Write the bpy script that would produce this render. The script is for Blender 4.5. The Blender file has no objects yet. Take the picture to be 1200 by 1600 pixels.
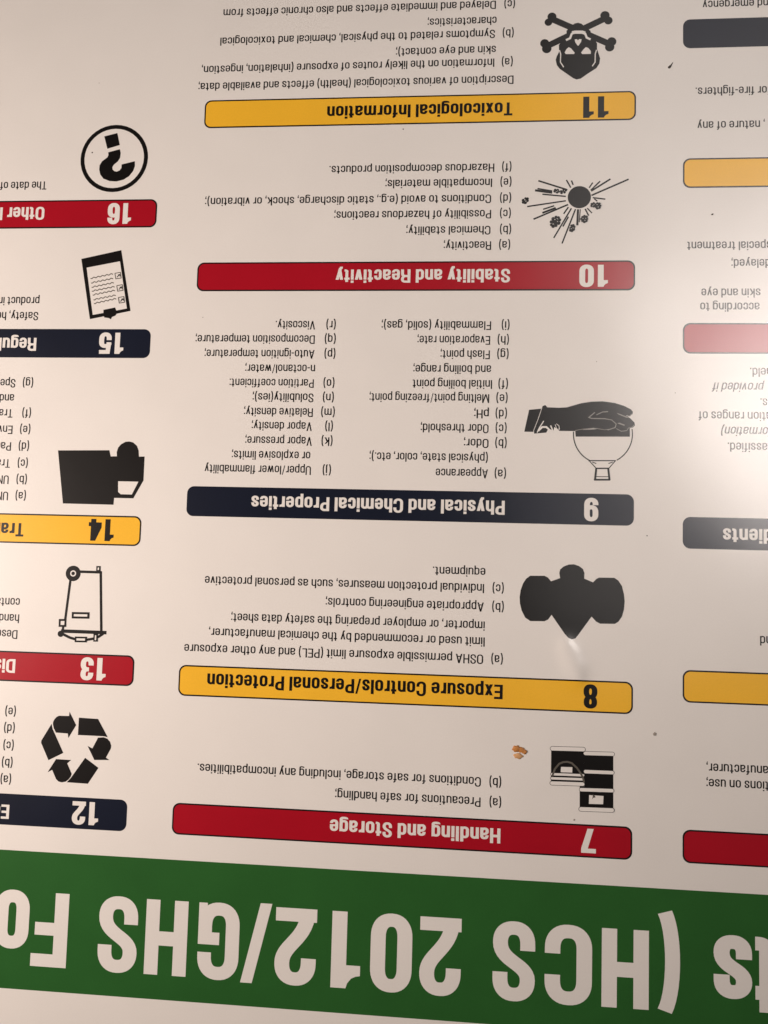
import bpy, math, random
from mathutils import Matrix, Vector
from mathutils.geometry import delaunay_2d_cdt

random.seed(4)
SC = bpy.context.scene
COL = SC.collection

# ------------------------------------------------------------------ camera
cam = bpy.data.cameras.new('camera')
cam_ob = bpy.data.objects.new('camera', cam)
COL.objects.link(cam_ob)
cam.sensor_fit = 'VERTICAL'
cam.sensor_height = 24.0
cam.lens = 24.0 * 1294.0 / 1600.0
cam.clip_start = 0.01
cam.clip_end = 50.0
cam_ob.matrix_world = Matrix(((-0.996016, 0.021181, -0.086623, 0.102782),
                              (-0.027732, -0.996788, 0.075135, 0.041537),
                              (-0.084753, 0.077238, 0.993404, 0.489680),
                              (0, 0, 0, 1)))
SC.camera = cam_ob

# ------------------------------------------------------------------ world, lamps, exposure
world = bpy.data.worlds.new('World')
SC.world = world
world.use_nodes = True
bg = world.node_tree.nodes['Background']
bg.inputs[0].default_value = (1.0, 0.86, 0.76, 1)
bg.inputs[1].default_value = 0.025

def area(name, loc, target, sx, sy, power, color, spread=180):
    l = bpy.data.lights.new(name, 'AREA')
    l.shape = 'RECTANGLE'
    l.size, l.size_y = sx, sy
    l.energy = power
    l.color = color
    l.spread = math.radians(spread)
    o = bpy.data.objects.new(name, l)
    COL.objects.link(o)
    o.location = loc
    d = Vector(target) - Vector(loc)
    o.rotation_euler = d.to_track_quat('-Z', 'Y').to_euler()
    return o

# warm room lamp off to the reader's right of the sheet, low over the table
area('room_lamp', (1.12, 0.05, 0.60), (0.34, 0.07, 0), 0.26, 0.26, 4.8, (1.0, 0.835, 0.735), 96)
# bright fitting whose reflection washes out the left column
area('ceiling_fitting', (-0.80, -0.62, 1.50), (-0.17, -0.31, 0), 0.88, 0.86, 0.86, (1.0, 0.915, 0.87), 31)
# broad dim bounce from the pale ceiling around that fitting
area('ceiling_bounce', (-0.80, -0.90, 1.62), (-0.80, -0.90, 0), 1.45, 2.2, 3.9, (1.0, 0.93, 0.88), 140)

SC.view_settings.view_transform = 'Standard'
SC.view_settings.look = 'None'
SC.view_settings.exposure = 0.0
SC.view_settings.gamma = 1.0
SC.view_settings.use_curve_mapping = False
SC.render.filter_size = 1.75
SC.cycles.max_bounces = 6

# ------------------------------------------------------------------ materials
def film_bump(nt):
    """Waviness of the laminated sheet: the same field, in world metres, for paper and every ink."""
    N, Lk = nt.nodes, nt.links
    geo = N.new('ShaderNodeNewGeometry')
    def noise(scale, detail, rough=0.5):
        n = N.new('ShaderNodeTexNoise')
        n.inputs['Scale'].default_value = scale
        n.inputs['Detail'].default_value = detail
        n.inputs['Roughness'].default_value = rough
        Lk.new(geo.outputs['Position'], n.inputs['Vector'])
        return n.outputs['Fac']
    def math_(op, a, b):
        m = N.new('ShaderNodeMath'); m.operation = op
        for i, x in enumerate((a, b)):
            if x is None: continue
            if hasattr(x, 'links'): Lk.new(x, m.inputs[i])
            else: m.inputs[i].default_value = x
        return m.outputs[0]
    total = math_('MULTIPLY', noise(7.0, 1.0), 0.0016)             # slow waves in the sheet
    total = math_('ADD', total, math_('MULTIPLY', noise(38.0, 2.0), 0.00006))
    total = math_('ADD', total, math_('MULTIPLY', noise(900.0, 2.0), 0.0000012))   # orange peel
    # pressed dents in the film
    for (u, v, r, h) in DENTS:
        dist = N.new('ShaderNodeVectorMath'); dist.operation = 'DISTANCE'
        Lk.new(geo.outputs['Position'], dist.inputs[0])
        dist.inputs[1].default_value = (u / 1000, v / 1000, 0)
        q = math_('DIVIDE', dist.outputs['Value'], r / 1000)
        g = math_('POWER', math.e, math_('MULTIPLY', math_('MULTIPLY', q, q), -1.0))
        total = math_('ADD', total, math_('MULTIPLY', g, h / 1000))
    b = N.new('ShaderNodeBump')
    b.inputs['Strength'].default_value = 1.0
    b.inputs['Distance'].default_value = 1.0
    Lk.new(total, b.inputs['Height'])
    return b.outputs['Normal']

DENTS = [(38.5, 78, 4.2, 0.45), (36, 83.5, 6.4, 0.85), (32.5, 92, 6.8, 0.95), (30.5, 98, 4.0, 0.4)]

def print_material(name, rgb, mottle=0.04, rough=0.16, film=True):
    m = bpy.data.materials.new(name)
    m.use_nodes = True
    nt = m.node_tree
    bsdf = nt.nodes['Principled BSDF']
    bsdf.inputs['Roughness'].default_value = rough
    bsdf.inputs['IOR'].default_value = 1.45
    if film:                                    # laminate: hazy body plus a clear skin
        bsdf.inputs['IOR'].default_value = 1.3
        bsdf.inputs['Roughness'].default_value = 0.30
        bsdf.inputs['Coat Weight'].default_value = 1.0
        bsdf.inputs['Coat IOR'].default_value = 1.62
        bsdf.inputs['Coat Roughness'].default_value = 0.20
    geo = nt.nodes.new('ShaderNodeNewGeometry')
    n = nt.nodes.new('ShaderNodeTexNoise')
    n.inputs['Scale'].default_value = 1100.0
    n.inputs['Detail'].default_value = 3.0
    nt.links.new(geo.outputs['Position'], n.inputs['Vector'])
    n2 = nt.nodes.new('ShaderNodeTexNoise')
    n2.inputs['Scale'].default_value = 30.0
    n2.inputs['Detail'].default_value = 3.0
    nt.links.new(geo.outputs['Position'], n2.inputs['Vector'])
    add = nt.nodes.new('ShaderNodeMath'); add.operation = 'ADD'
    nt.links.new(n.outputs['Fac'], add.inputs[0])
    nt.links.new(n2.outputs['Fac'], add.inputs[1])
    mr = nt.nodes.new('ShaderNodeMapRange')
    mr.inputs['From Min'].default_value = 0.6
    mr.inputs['From Max'].default_value = 1.4
    mr.inputs['To Min'].default_value = 1.0 - mottle
    mr.inputs['To Max'].default_value = 1.0 + mottle
    nt.links.new(add.outputs[0], mr.inputs['Value'])
    mul = nt.nodes.new('ShaderNodeVectorMath'); mul.operation = 'SCALE'
    mul.inputs[0].default_value = rgb
    nt.links.new(mr.outputs['Result'], mul.inputs['Scale'])
    nt.links.new(mul.outputs[0], bsdf.inputs['Base Color'])
    if film:
        nrm = film_bump(nt)
        nt.links.new(nrm, bsdf.inputs['Normal'])
        nt.links.new(nrm, bsdf.inputs['Coat Normal'])
    return m

M_PAPER = print_material('laminated_paper', (0.775, 0.752, 0.722), 0.025)
M_INK = print_material('black_ink', (0.005, 0.004, 0.004), 0.15)
M_GREY = print_material('grey_ink', (0.11, 0.10, 0.085), 0.1)
M_PALE = print_material('pale_grey_ink', (0.26, 0.25, 0.23), 0.1)
M_NAVY = print_material('navy_ink', (0.005, 0.008, 0.021), 0.15)
M_RED = print_material('red_ink', (0.37, 0.003, 0.014), 0.06)
M_YELLOW = print_material('yellow_ink', (0.87, 0.48, 0.032), 0.05)
M_GREEN = print_material('green_ink', (0.022, 0.110, 0.022), 0.10)
INKS = {'ink': M_INK, 'paper': M_PAPER, 'grey': M_GREY, 'pale': M_PALE, 'red': M_RED, 'yellow': M_YELLOW, 'navy': M_NAVY, 'green': M_GREEN}

# ------------------------------------------------------------------ flat shapes
def ccw(p):
    a = sum(p[i - 1][0] * p[i][1] - p[i][0] * p[i - 1][1] for i in range(len(p)))
    return list(p) if a > 0 else list(reversed(p))

def winding(p, x, y):
    w = 0
    for i in range(len(p)):
        (x0, y0), (x1, y1) = p[i - 1], p[i]
        if (y0 <= y) != (y1 <= y):
            s = (x1 - x0) * (y - y0) - (x - x0) * (y1 - y0)
            if y1 > y0 and s > 0: w += 1
            elif y1 <= y0 and s < 0: w -= 1
    return w

def union(polys):
    """Merge overlapping flat polygons into one non-overlapping triangulated shape."""
    vs, es = [], []
    boxes = []
    for p in polys:
        b, n = len(vs), len(p)
        vs += [Vector((x, y)) for x, y in p]
        es += [(b + i, b + (i + 1) % n) for i in range(n)]
        boxes.append((min(q[0] for q in p), max(q[0] for q in p), min(q[1] for q in p), max(q[1] for q in p)))
    r = delaunay_2d_cdt(vs, es, [], 0, 1e-5)
    V = [(v.x, v.y) for v in r[0]]
    F = []
    for f in r[2]:
        cx = sum(V[i][0] for i in f) / len(f); cy = sum(V[i][1] for i in f) / len(f)
        for p, (x0, x1, y0, y1) in zip(polys, boxes):
            if x0 <= cx <= x1 and y0 <= cy <= y1 and winding(p, cx, cy):
                F.append(tuple(f)); break
    return V, F

def stroke(pts, w, k=1.0, closed=False):
    """Quads of a pen drawn along pts; k squeezes x before the pen is applied (contrast of thick and thin)."""
    q = [(x * k, y) for x, y in pts]
    c = [q[0]]
    for a in q[1:]:
        if math.hypot(a[0] - c[-1][0], a[1] - c[-1][1]) > 1e-6: c.append(a)
    n = len(c)
    left, right = [], []
    for i in range(n):
        if closed: a, b = c[i - 1], c[(i + 1) % n]
        else: a, b = c[max(i - 1, 0)], c[min(i + 1, n - 1)]
        p = c[i]
        def unit(s, e):
            l = math.hypot(e[0] - s[0], e[1] - s[1]) or 1
            return ((e[0] - s[0]) / l, (e[1] - s[1]) / l)
        d1 = unit(a, p) if a != p else unit(p, b)
        d2 = unit(p, b) if b != p else unit(a, p)
        nx, ny = -(d1[1] + d2[1]), d1[0] + d2[0]
        l = math.hypot(nx, ny) or 1
        nx, ny = nx / l, ny / l
        s = 1 / max(0.45, nx * -d1[1] + ny * d1[0])
        left.append(((p[0] + nx * w / 2 * s) / k, p[1] + ny * w / 2 * s))
        right.append(((p[0] - nx * w / 2 * s) / k, p[1] - ny * w / 2 * s))
    out = []
    for i in range(n if closed else n - 1):
        j = (i + 1) % n
        out.append([left[i], left[j], right[j], right[i]])
    return out

def disc(x, y, r, n=40):
    return [(x + r * math.cos(2 * math.pi * i / n), y + r * math.sin(2 * math.pi * i / n)) for i in range(n)]

class Flat:
    """Collects flat ink shapes (millimetres on the sheet) and links them as ONE mesh."""
    def __init__(self): self.v, self.f, self.m, self.mats = [], [], [], []
    def tris(self, vs, fs, z, mat):
        if mat not in self.mats: self.mats.append(mat)
        k = self.mats.index(mat); b = len(self.v)
        self.v += [(x / 1000, y / 1000, z / 1000) for x, y in vs]
        self.f += [tuple(b + i for i in f) for f in fs]
        self.m += [k] * len(fs)
    def shapes(self, polys, z, mat):
        vs, fs = union(polys)
        self.tris(vs, fs, z, mat)
    def build(self, name, parent=None):
        me = bpy.data.meshes.new(name)
        me.from_pydata(self.v, [], self.f)
        for m in self.mats: me.materials.append(m)
        me.polygons.foreach_set('material_index', self.m)
        me.update()
        # every face must look up
        import bmesh
        bm = bmesh.new(); bm.from_mesh(me)
        for f in bm.faces:
            if f.normal.z < 0: f.normal_flip()
        bm.to_mesh(me); bm.free()
        o = bpy.data.objects.new(name, me)
        COL.objects.link(o)
        if parent: o.parent = parent
        return o

def rounded(x0, y0, x1, y1, r, n=8):
    out = []
    for cx, cy, a in ((x1 - r, y1 - r, 0), (x0 + r, y1 - r, 90), (x0 + r, y0 + r, 180), (x1 - r, y0 + r, 270)):
        for i in range(n + 1):
            t = math.radians(a + 90 * i / n)
            out.append((cx + r * math.cos(t), cy + r * math.sin(t)))
    return out

# ------------------------------------------------------------------ lettering (own condensed grotesque, drawn with a flat pen)
class Pen:
    def __init__(self, k, h): self.k, self.h, self.polys, self.cur = k, h, [], []
    def M(self, x, y): self.end(); self.cur = [(x, y)]; return self
    def L(self, x, y): self.cur.append((x, y)); return self
    def q(self, x, y, vert, n=2.35):
        x0, y0 = self.cur[-1]
        for i in range(1, 11):
            t = math.pi / 2 * i / 10
            c, s = math.cos(t) ** (2 / n) if i < 10 else 0.0, math.sin(t) ** (2 / n)
            c2, s2 = 1 - s, 1 - c
            if vert: self.cur.append((x + (x0 - x) * c, y0 + (y - y0) * s))
            else: self.cur.append((x0 + (x - x0) * s, y + (y0 - y) * c))
        return self
    def V(self, x, y): return self.q(x, y, True)      # quarter curve leaving vertically
    def H(self, x, y): return self.q(x, y, False)     # quarter curve leaving horizontally
    def C(self, c1, c2, e):
        a = self.cur[-1]
        for i in range(1, 15):
            t = i / 14; u = 1 - t
            self.cur.append(tuple(u**3 * a[j] + 3 * u * u * t * c1[j] + 3 * u * t * t * c2[j] + t**3 * e[j] for j in (0, 1)))
        return self
    def end(self, closed=False):
        if len(self.cur) > 1: self.polys += stroke(self.cur, self.h, self.k, closed)
        self.cur = []
    def P(self, *p): self.end(); self.polys.append(list(p)); return self

STYLES = {   # cap height mm, stem, hair, x-height, width factor, side bearing, word space
    'body':    dict(cap=5.35, S=.142, h=.122, x=.745, wf=1.06, sb=.052, sp=.27, D=.24),
    'italic':  dict(cap=5.35, S=.142, h=.122, x=.745, wf=1.06, sb=.052, sp=.27, D=.24, shear=.2),
    'heading': dict(cap=8.3, S=.208, h=.158, x=.76, wf=1.16, sb=.045, sp=.30, D=.22),
    'number':  dict(cap=13.4, S=.235, h=.18, x=.76, wf=1.10, sb=.08, sp=.25, D=.22),
    'title':   dict(cap=42.4, S=.192, h=.172, x=.775, wf=1.0, sb=.06, sp=.25, D=.22),
}
GC = {}

def glyph(ch, style):
    key = (ch, style)
    if key in GC: return GC[key]
    st = STYLES[style]
    S, h, x, wf, D = st['S'], st['h'], st['x'], st['wf'], st['D']
    wide = dict(A=.64, C=.585, D=.60, E=.52, F=.50, G=.58, H=.59, I=S / wf, L=.48, M=.78, N=.61, O=.60, P=.56, R=.58,
                S=.545, T=.53, U=.59, V=.60, a=.49, b=.50, c=.465, d=.50, e=.49, f=.31, g=.50, h=.49, i=S / wf, j=.2,
                k=.50, l=S / wf, m=.78, n=.49, o=.50, p=.50, q=.50, r=.33, s=.46, t=.33, u=.49, v=.47, w=.72, x=.48,
                y=.47, z=.43)
    wide.update({'(': .26, ')': .26, '.': S / wf, ',': S / wf, ';': S / wf, ':': S / wf, '/': .34, '-': .27, '1': .37})
    for c in '023456789': wide[c] = .535
    w = wide[ch] * wf
    l, r, m = S / 2, w - S / 2, w / 2
    B, T = h / 2 - .012, 1 - h / 2 + .012          # rounds overshoot
    b, t = h / 2, 1 - h / 2
    XT, xt = x - h / 2 + .012, x - h / 2
    p = Pen(h / S, h)
    stem = lambda xx, y0, y1: p.P((xx - S / 2, y0), (xx + S / 2, y0), (xx + S / 2, y1), (xx - S / 2, y1))
    bar = lambda x0, x1, y, hh=h: p.P((x0, y - hh / 2), (x1, y - hh / 2), (x1, y + hh / 2), (x0, y + hh / 2))
    def leg(x0, y0, x1, y1, s=1.06): p.P((x0, y0), (x0 + S * s, y0), (x1 + S * s, y1), (x1, y1))
    D1 = S * 1.06
    if ch == 'A':
        leg(0, 0, m - D1 / 2, 1); leg(w - D1, 0, m - D1 / 2, 1); bar(w * .25, w * .75, .27, h * .9)
    elif ch == 'V': leg(m - D1 / 2, 0, 0, 1); leg(m - D1 / 2, 0, w - D1, 1)
    elif ch == 'M':
        stem(l, 0, 1); stem(r, 0, 1); leg(m - D1 * .5, 0, 0, 1, 1); leg(m - D1 * .5, 0, w - S, 1, 1)
    elif ch == 'N': stem(l, 0, 1); stem(r, 0, 1); p.P((0, 1), (S, 1), (w, 0), (w - S, 0))
    elif ch == 'C': p.M(r, .635).L(r, .70).V(m, T).H(l, .70).L(l, .30).V(m, B).H(r, .30).L(r, .365)
    elif ch == 'G':
        p.M(r, .655).L(r, .70).V(m, T).H(l, .70).L(l, .30).V(m, B).H(r, .30).L(r, .50)
        bar(m - .01, w, .47, h * .95); p.P((w - S * .62, 0), (w, 0), (w, .4), (w - S * .62, .4))
    elif ch == 'S':
        p.M(r, .645).L(r, .715).V(m, T).H(l, .735).C((l, .52), (r, .52), (r, .265)).V(m, B).H(l, .285).L(l, .36)
    elif ch == 'D': stem(l, 0, 1); p.M(l, t).L(m * .9, t).H(r, .70).L(r, .30).V(m * .9, b).L(l, b)
    elif ch == 'E': stem(l, 0, 1); bar(0, w, t); bar(0, w, b); bar(0, w * .94, .51)
    elif ch == 'F': stem(l, 0, 1); bar(0, w, t); bar(0, w * .92, .49)
    elif ch == 'H': stem(l, 0, 1); stem(r, 0, 1); bar(0, w, .515, h * 1.1)
    elif ch == 'I': stem(l, 0, 1)
    elif ch == 'L': stem(l, 0, 1); bar(0, w, b)
    elif ch in 'O0': p.M(l, .5).L(l, .70).V(m, T).H(r, .70).L(r, .30).V(m, B).H(l, .30).L(l, .51)
    elif ch == 'P': stem(l, 0, 1); p.M(l, t).L(m, t).H(r, .735).V(m, .455).L(l, .455)
    elif ch == 'R': stem(l, 0, 1); p.M(l, t).L(m, t).H(r, .755).V(m, .50).L(l, .50); p.M(m * .9, .50).H(r, .36).L(r + .01, 0)
    elif ch == 'T': stem(m, 0, 1); bar(0, w, t)
    elif ch == 'U': p.M(l, 1).L(l, .30).V(m, B).H(r, .30).L(r, 1)
    elif ch == '1':
        stem(r, 0, 1); p.P((0, .70), (w - S * .5, .70), (w - S * .5, 1), (w - S, 1), (w - S * 1.1, .935), (w - S * 1.35, .87), (w - S * 1.65, .84), (0, .83))
    elif ch == '2':
        p.M(l, .65).L(l, .705).V(m, T).H(r, .72).C((r, .50), (l + .08, .42), (l + .03, .12)).L(l + .03, .05); bar(0, w, b, h * 1.02)
    elif ch == '3':
        p.M(l, .67).L(l, .72).V(m, T).H(r - .01, .75).V(m - .02, .525).L(m - .09, .525); p.M(m - .09, .525).L(m - .02, .525).H(r, .30).V(m, B).H(l, .28).L(l, .345)
    elif ch == '4':
        sx = w - .10 - S / 2; stem(sx, 0, 1); bar(0, w, .245)
        p.P((0, .245 - h / 2), (S * .8, .245 - h / 2), (sx + S * .2, .86), (sx + S * .2, 1), (sx - S * .45, 1), (0, .39))
    elif ch == '5':
        bar(l, w - .02, t); p.P((l * .6, 1), (l * .6 + S * .85, 1), (S, .45), (.01, .45)); p.M(l, .50).V(m + .02, .63).H(r, .43).L(r, .30).V(m, B).H(l, .285).L(l, .35)
    elif ch == '6': p.M(r, .695).L(r, .73).V(m, T).H(l, .70).L(l, .30).V(m, B).H(r, .29).L(r, .38).V(m + .01, .60).H(l, .44)
    elif ch == '9': p.M(l, .305).L(l, .27).V(m, B).H(r, .30).L(r, .70).V(m, T).H(l, .71).L(l, .62).V(m - .01, .40).H(r, .56)
    elif ch == '7': bar(0, w, t); p.P((w * .16, 0), (w * .16 + D1, 0), (w, 1 - h), (w, 1 - h * .5), (w - D1, 1 - h * .5), (w - D1 * 1.05, 1 - h))
    elif ch == '8':
        p.M(l + .01, .75).V(m, T).H(r - .01, .75).V(m, .525).H(l + .01, .76); p.M(l, .29).V(m, .525).H(r, .29).V(m, B).H(l, .30)
    elif ch == 'a':
        p.M(r, 0).L(r, x * .70).V(m, XT).H(l + .01, x * .70).L(l + .01, x * .66); p.M(r, x * .57).L(r - .03, x * .57).C((m, x * .55), (l, x * .55), (l, x * .29)).V(m - .03, B).H(r, x * .30)
    elif ch in 'bp':
        stem(l, 0 if ch == 'b' else -D, 1 if ch == 'b' else x); p.M(l, x * .66).V(m, XT).H(r, x * .66).L(r, x * .34).V(m, B).H(l, x * .34)
    elif ch in 'dqg':
        if ch == 'g': p.M(r, x).L(r, -D + .15).V(m, -D + h / 2 - .01).H(l, -D + .13).L(l, -D + .15)
        else: stem(r, 0 if ch == 'd' else -D, 1 if ch == 'd' else x)
        p.M(r, x * .66).V(m, XT).H(l, x * .66).L(l, x * .34).V(m, B).H(r, x * .34)
    elif ch == 'c': p.M(r, x * .61).L(r, x * .68).V(m, XT).H(l, x * .68).L(l, x * .32).V(m, B).H(r, x * .32).L(r, x * .39)
    elif ch == 'e':
        bar(l, r + S / 2, x * .50, h * .85); p.M(r, x * .46).L(r, x * .67).V(m, XT).H(l, x * .67).L(l, x * .33).V(m, B).H(r, x * .29).L(r, x * .31)
    elif ch == 'f':
        xs = w * .30 + S / 2; p.M(w, T).L(w - .01, T).H(xs, 1 - h / 2 - .13).L(xs, 0); bar(0, w, xt)
    elif ch == 'h': stem(l, 0, 1); p.M(l, x * .64).V(m, XT).H(r, x * .67).L(r, 0)
    elif ch == 'n': stem(l, 0, x); p.M(l, x * .64).V(m, XT).H(r, x * .67).L(r, 0)
    elif ch == 'm':
        stem(l, 0, x); p.M(l, x * .64).V((l + m) / 2, XT).H(m, x * .67).L(m, 0); p.M(m, x * .64).V((r + m) / 2, XT).H(r, x * .67).L(r, 0)
    elif ch == 'r': stem(l, 0, x); p.M(l, x * .60).V(w - .02, XT - .01).L(w, XT - .01)
    elif ch in 'ij':
        bar(w - S, w, 1 - h * .55, h * 1.1)
        if ch == 'i': stem(l, 0, x)
        else: p.M(r, x).L(r, -D + .13).V(0, -D + h / 2)
    elif ch == 'l': stem(l, 0, 1)
    elif ch == 'k': stem(l, 0, 1); p.P((S * .8, x * .30), (S * .8, x * .62), (w - D1 * 1.05, x), (w, x)); p.P((S * 1.2, x * .55), (S * 2.0, x * .72), (w + .02, 0), (w - D1, 0))
    elif ch == 'o': p.M(l, x * .5).L(l, x * .67).V(m, XT).H(r, x * .67).L(r, x * .33).V(m, B).H(l, x * .33).L(l, x * .51)
    elif ch == 's':
        p.M(r, x * .63).L(r, x * .70).V(m, XT).H(l, x * .735).C((l, x * .52), (r, x * .53), (r, x * .275)).V(m, B).H(l, x * .29).L(l, x * .37)
    elif ch == 't':
        xs = w * .27 + S / 2; p.M(xs, .93).L(xs, .15).V(w - .03, B).L(w, B); bar(0, w, xt)
    elif ch == 'u': p.M(l, x).L(l, x * .33).V(m, B).H(r, x * .36); stem(r, 0, x)
    elif ch == 'v': leg(m - D1 / 2, 0, 0, x); leg(m - D1 / 2, 0, w - D1, x)
    elif ch == 'w':
        q = w * .27; leg(q - D1 / 2, 0, 0, x, 1); leg(q - D1 / 2, 0, m - D1 / 2, x, 1); leg(w - q - D1 / 2, 0, m - D1 / 2, x, 1); leg(w - q - D1 / 2, 0, w - S, x, 1)
    elif ch == 'x': leg(0, 0, w - D1, x); leg(w - D1, 0, 0, x)
    elif ch == 'y':
        leg(m - D1 / 2, 0, 0, x); leg(m - D1 * .5 - .07, -D + h * .5, w - D1, x); bar(.05, m - .01, -D + h / 2)
    elif ch == 'z': bar(0, w, xt); bar(0, w, b); p.P((0, h * .5), (D1 * 1.1, h * .5), (w, x - h * .5), (w - D1 * 1.1, x - h * .5))
    elif ch in '()':
        f = (lambda a: a) if ch == '(' else (lambda a: w - a)
        P0 = Pen(h / S, h * .95)
        a = S * .45
        P0.M(f(w - a), 1.0).C((f(a * .55), .74), (f(a * .55), .02), (f(w - a), -.25)); P0.end(); p.polys += P0.polys
    elif ch in '.,:;':
        bar(0, S, h * .6, h * 1.2)
        if ch in ',;': p.P((S * .35, h * .1), (S, h * .1), (S * .55, -h * 1.5), (S * -.05, -h * 1.5))
        if ch in ':;': bar(0, S, x - h * .6, h * 1.2)
    elif ch == '/': leg(-.0, -.04, w - S * .7, 1.02, .7)
    elif ch == '-': bar(0, w, x * .47, h * 1.05)
    p.end()
    GC[key] = (union(p.polys), w)
    return GC[key]

def text_width(s, style):
    st = STYLES[style]
    return sum(st['sp'] if c == ' ' else glyph(c, style)[1] + 2 * st['sb'] for c in s) * st['cap'] - 2 * st['sb'] * st['cap']

def write(flat, s, style, u0, v, u1, z, mat, cap=None):
    """One line of lettering on the sheet from u0 to u1 (either may be open)."""
    st = STYLES[style]
    cap = cap or st['cap']
    nat = text_width(s, style) * cap / st['cap']
    k = 1.0
    if u0 is not None and u1 is not None:
        k = (u1 - u0) / nat
        FIT.append((style, round(k, 3), s))
    elif u0 is None: u0 = u1 - nat
    x = u0 - st['sb'] * cap * k
    sh = st.get('shear', 0)
    for c in s:
        if c == ' ': x += st['sp'] * cap * k; continue
        (vs, fs), w = glyph(c, style)
        x += st['sb'] * cap * k
        flat.tris([(x + (a + sh * b) * cap * k if sh else x + a * cap * k, v + b * cap) for a, b in vs], fs, z, mat)
        x += (w + st['sb']) * cap * k
FIT = []

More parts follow.
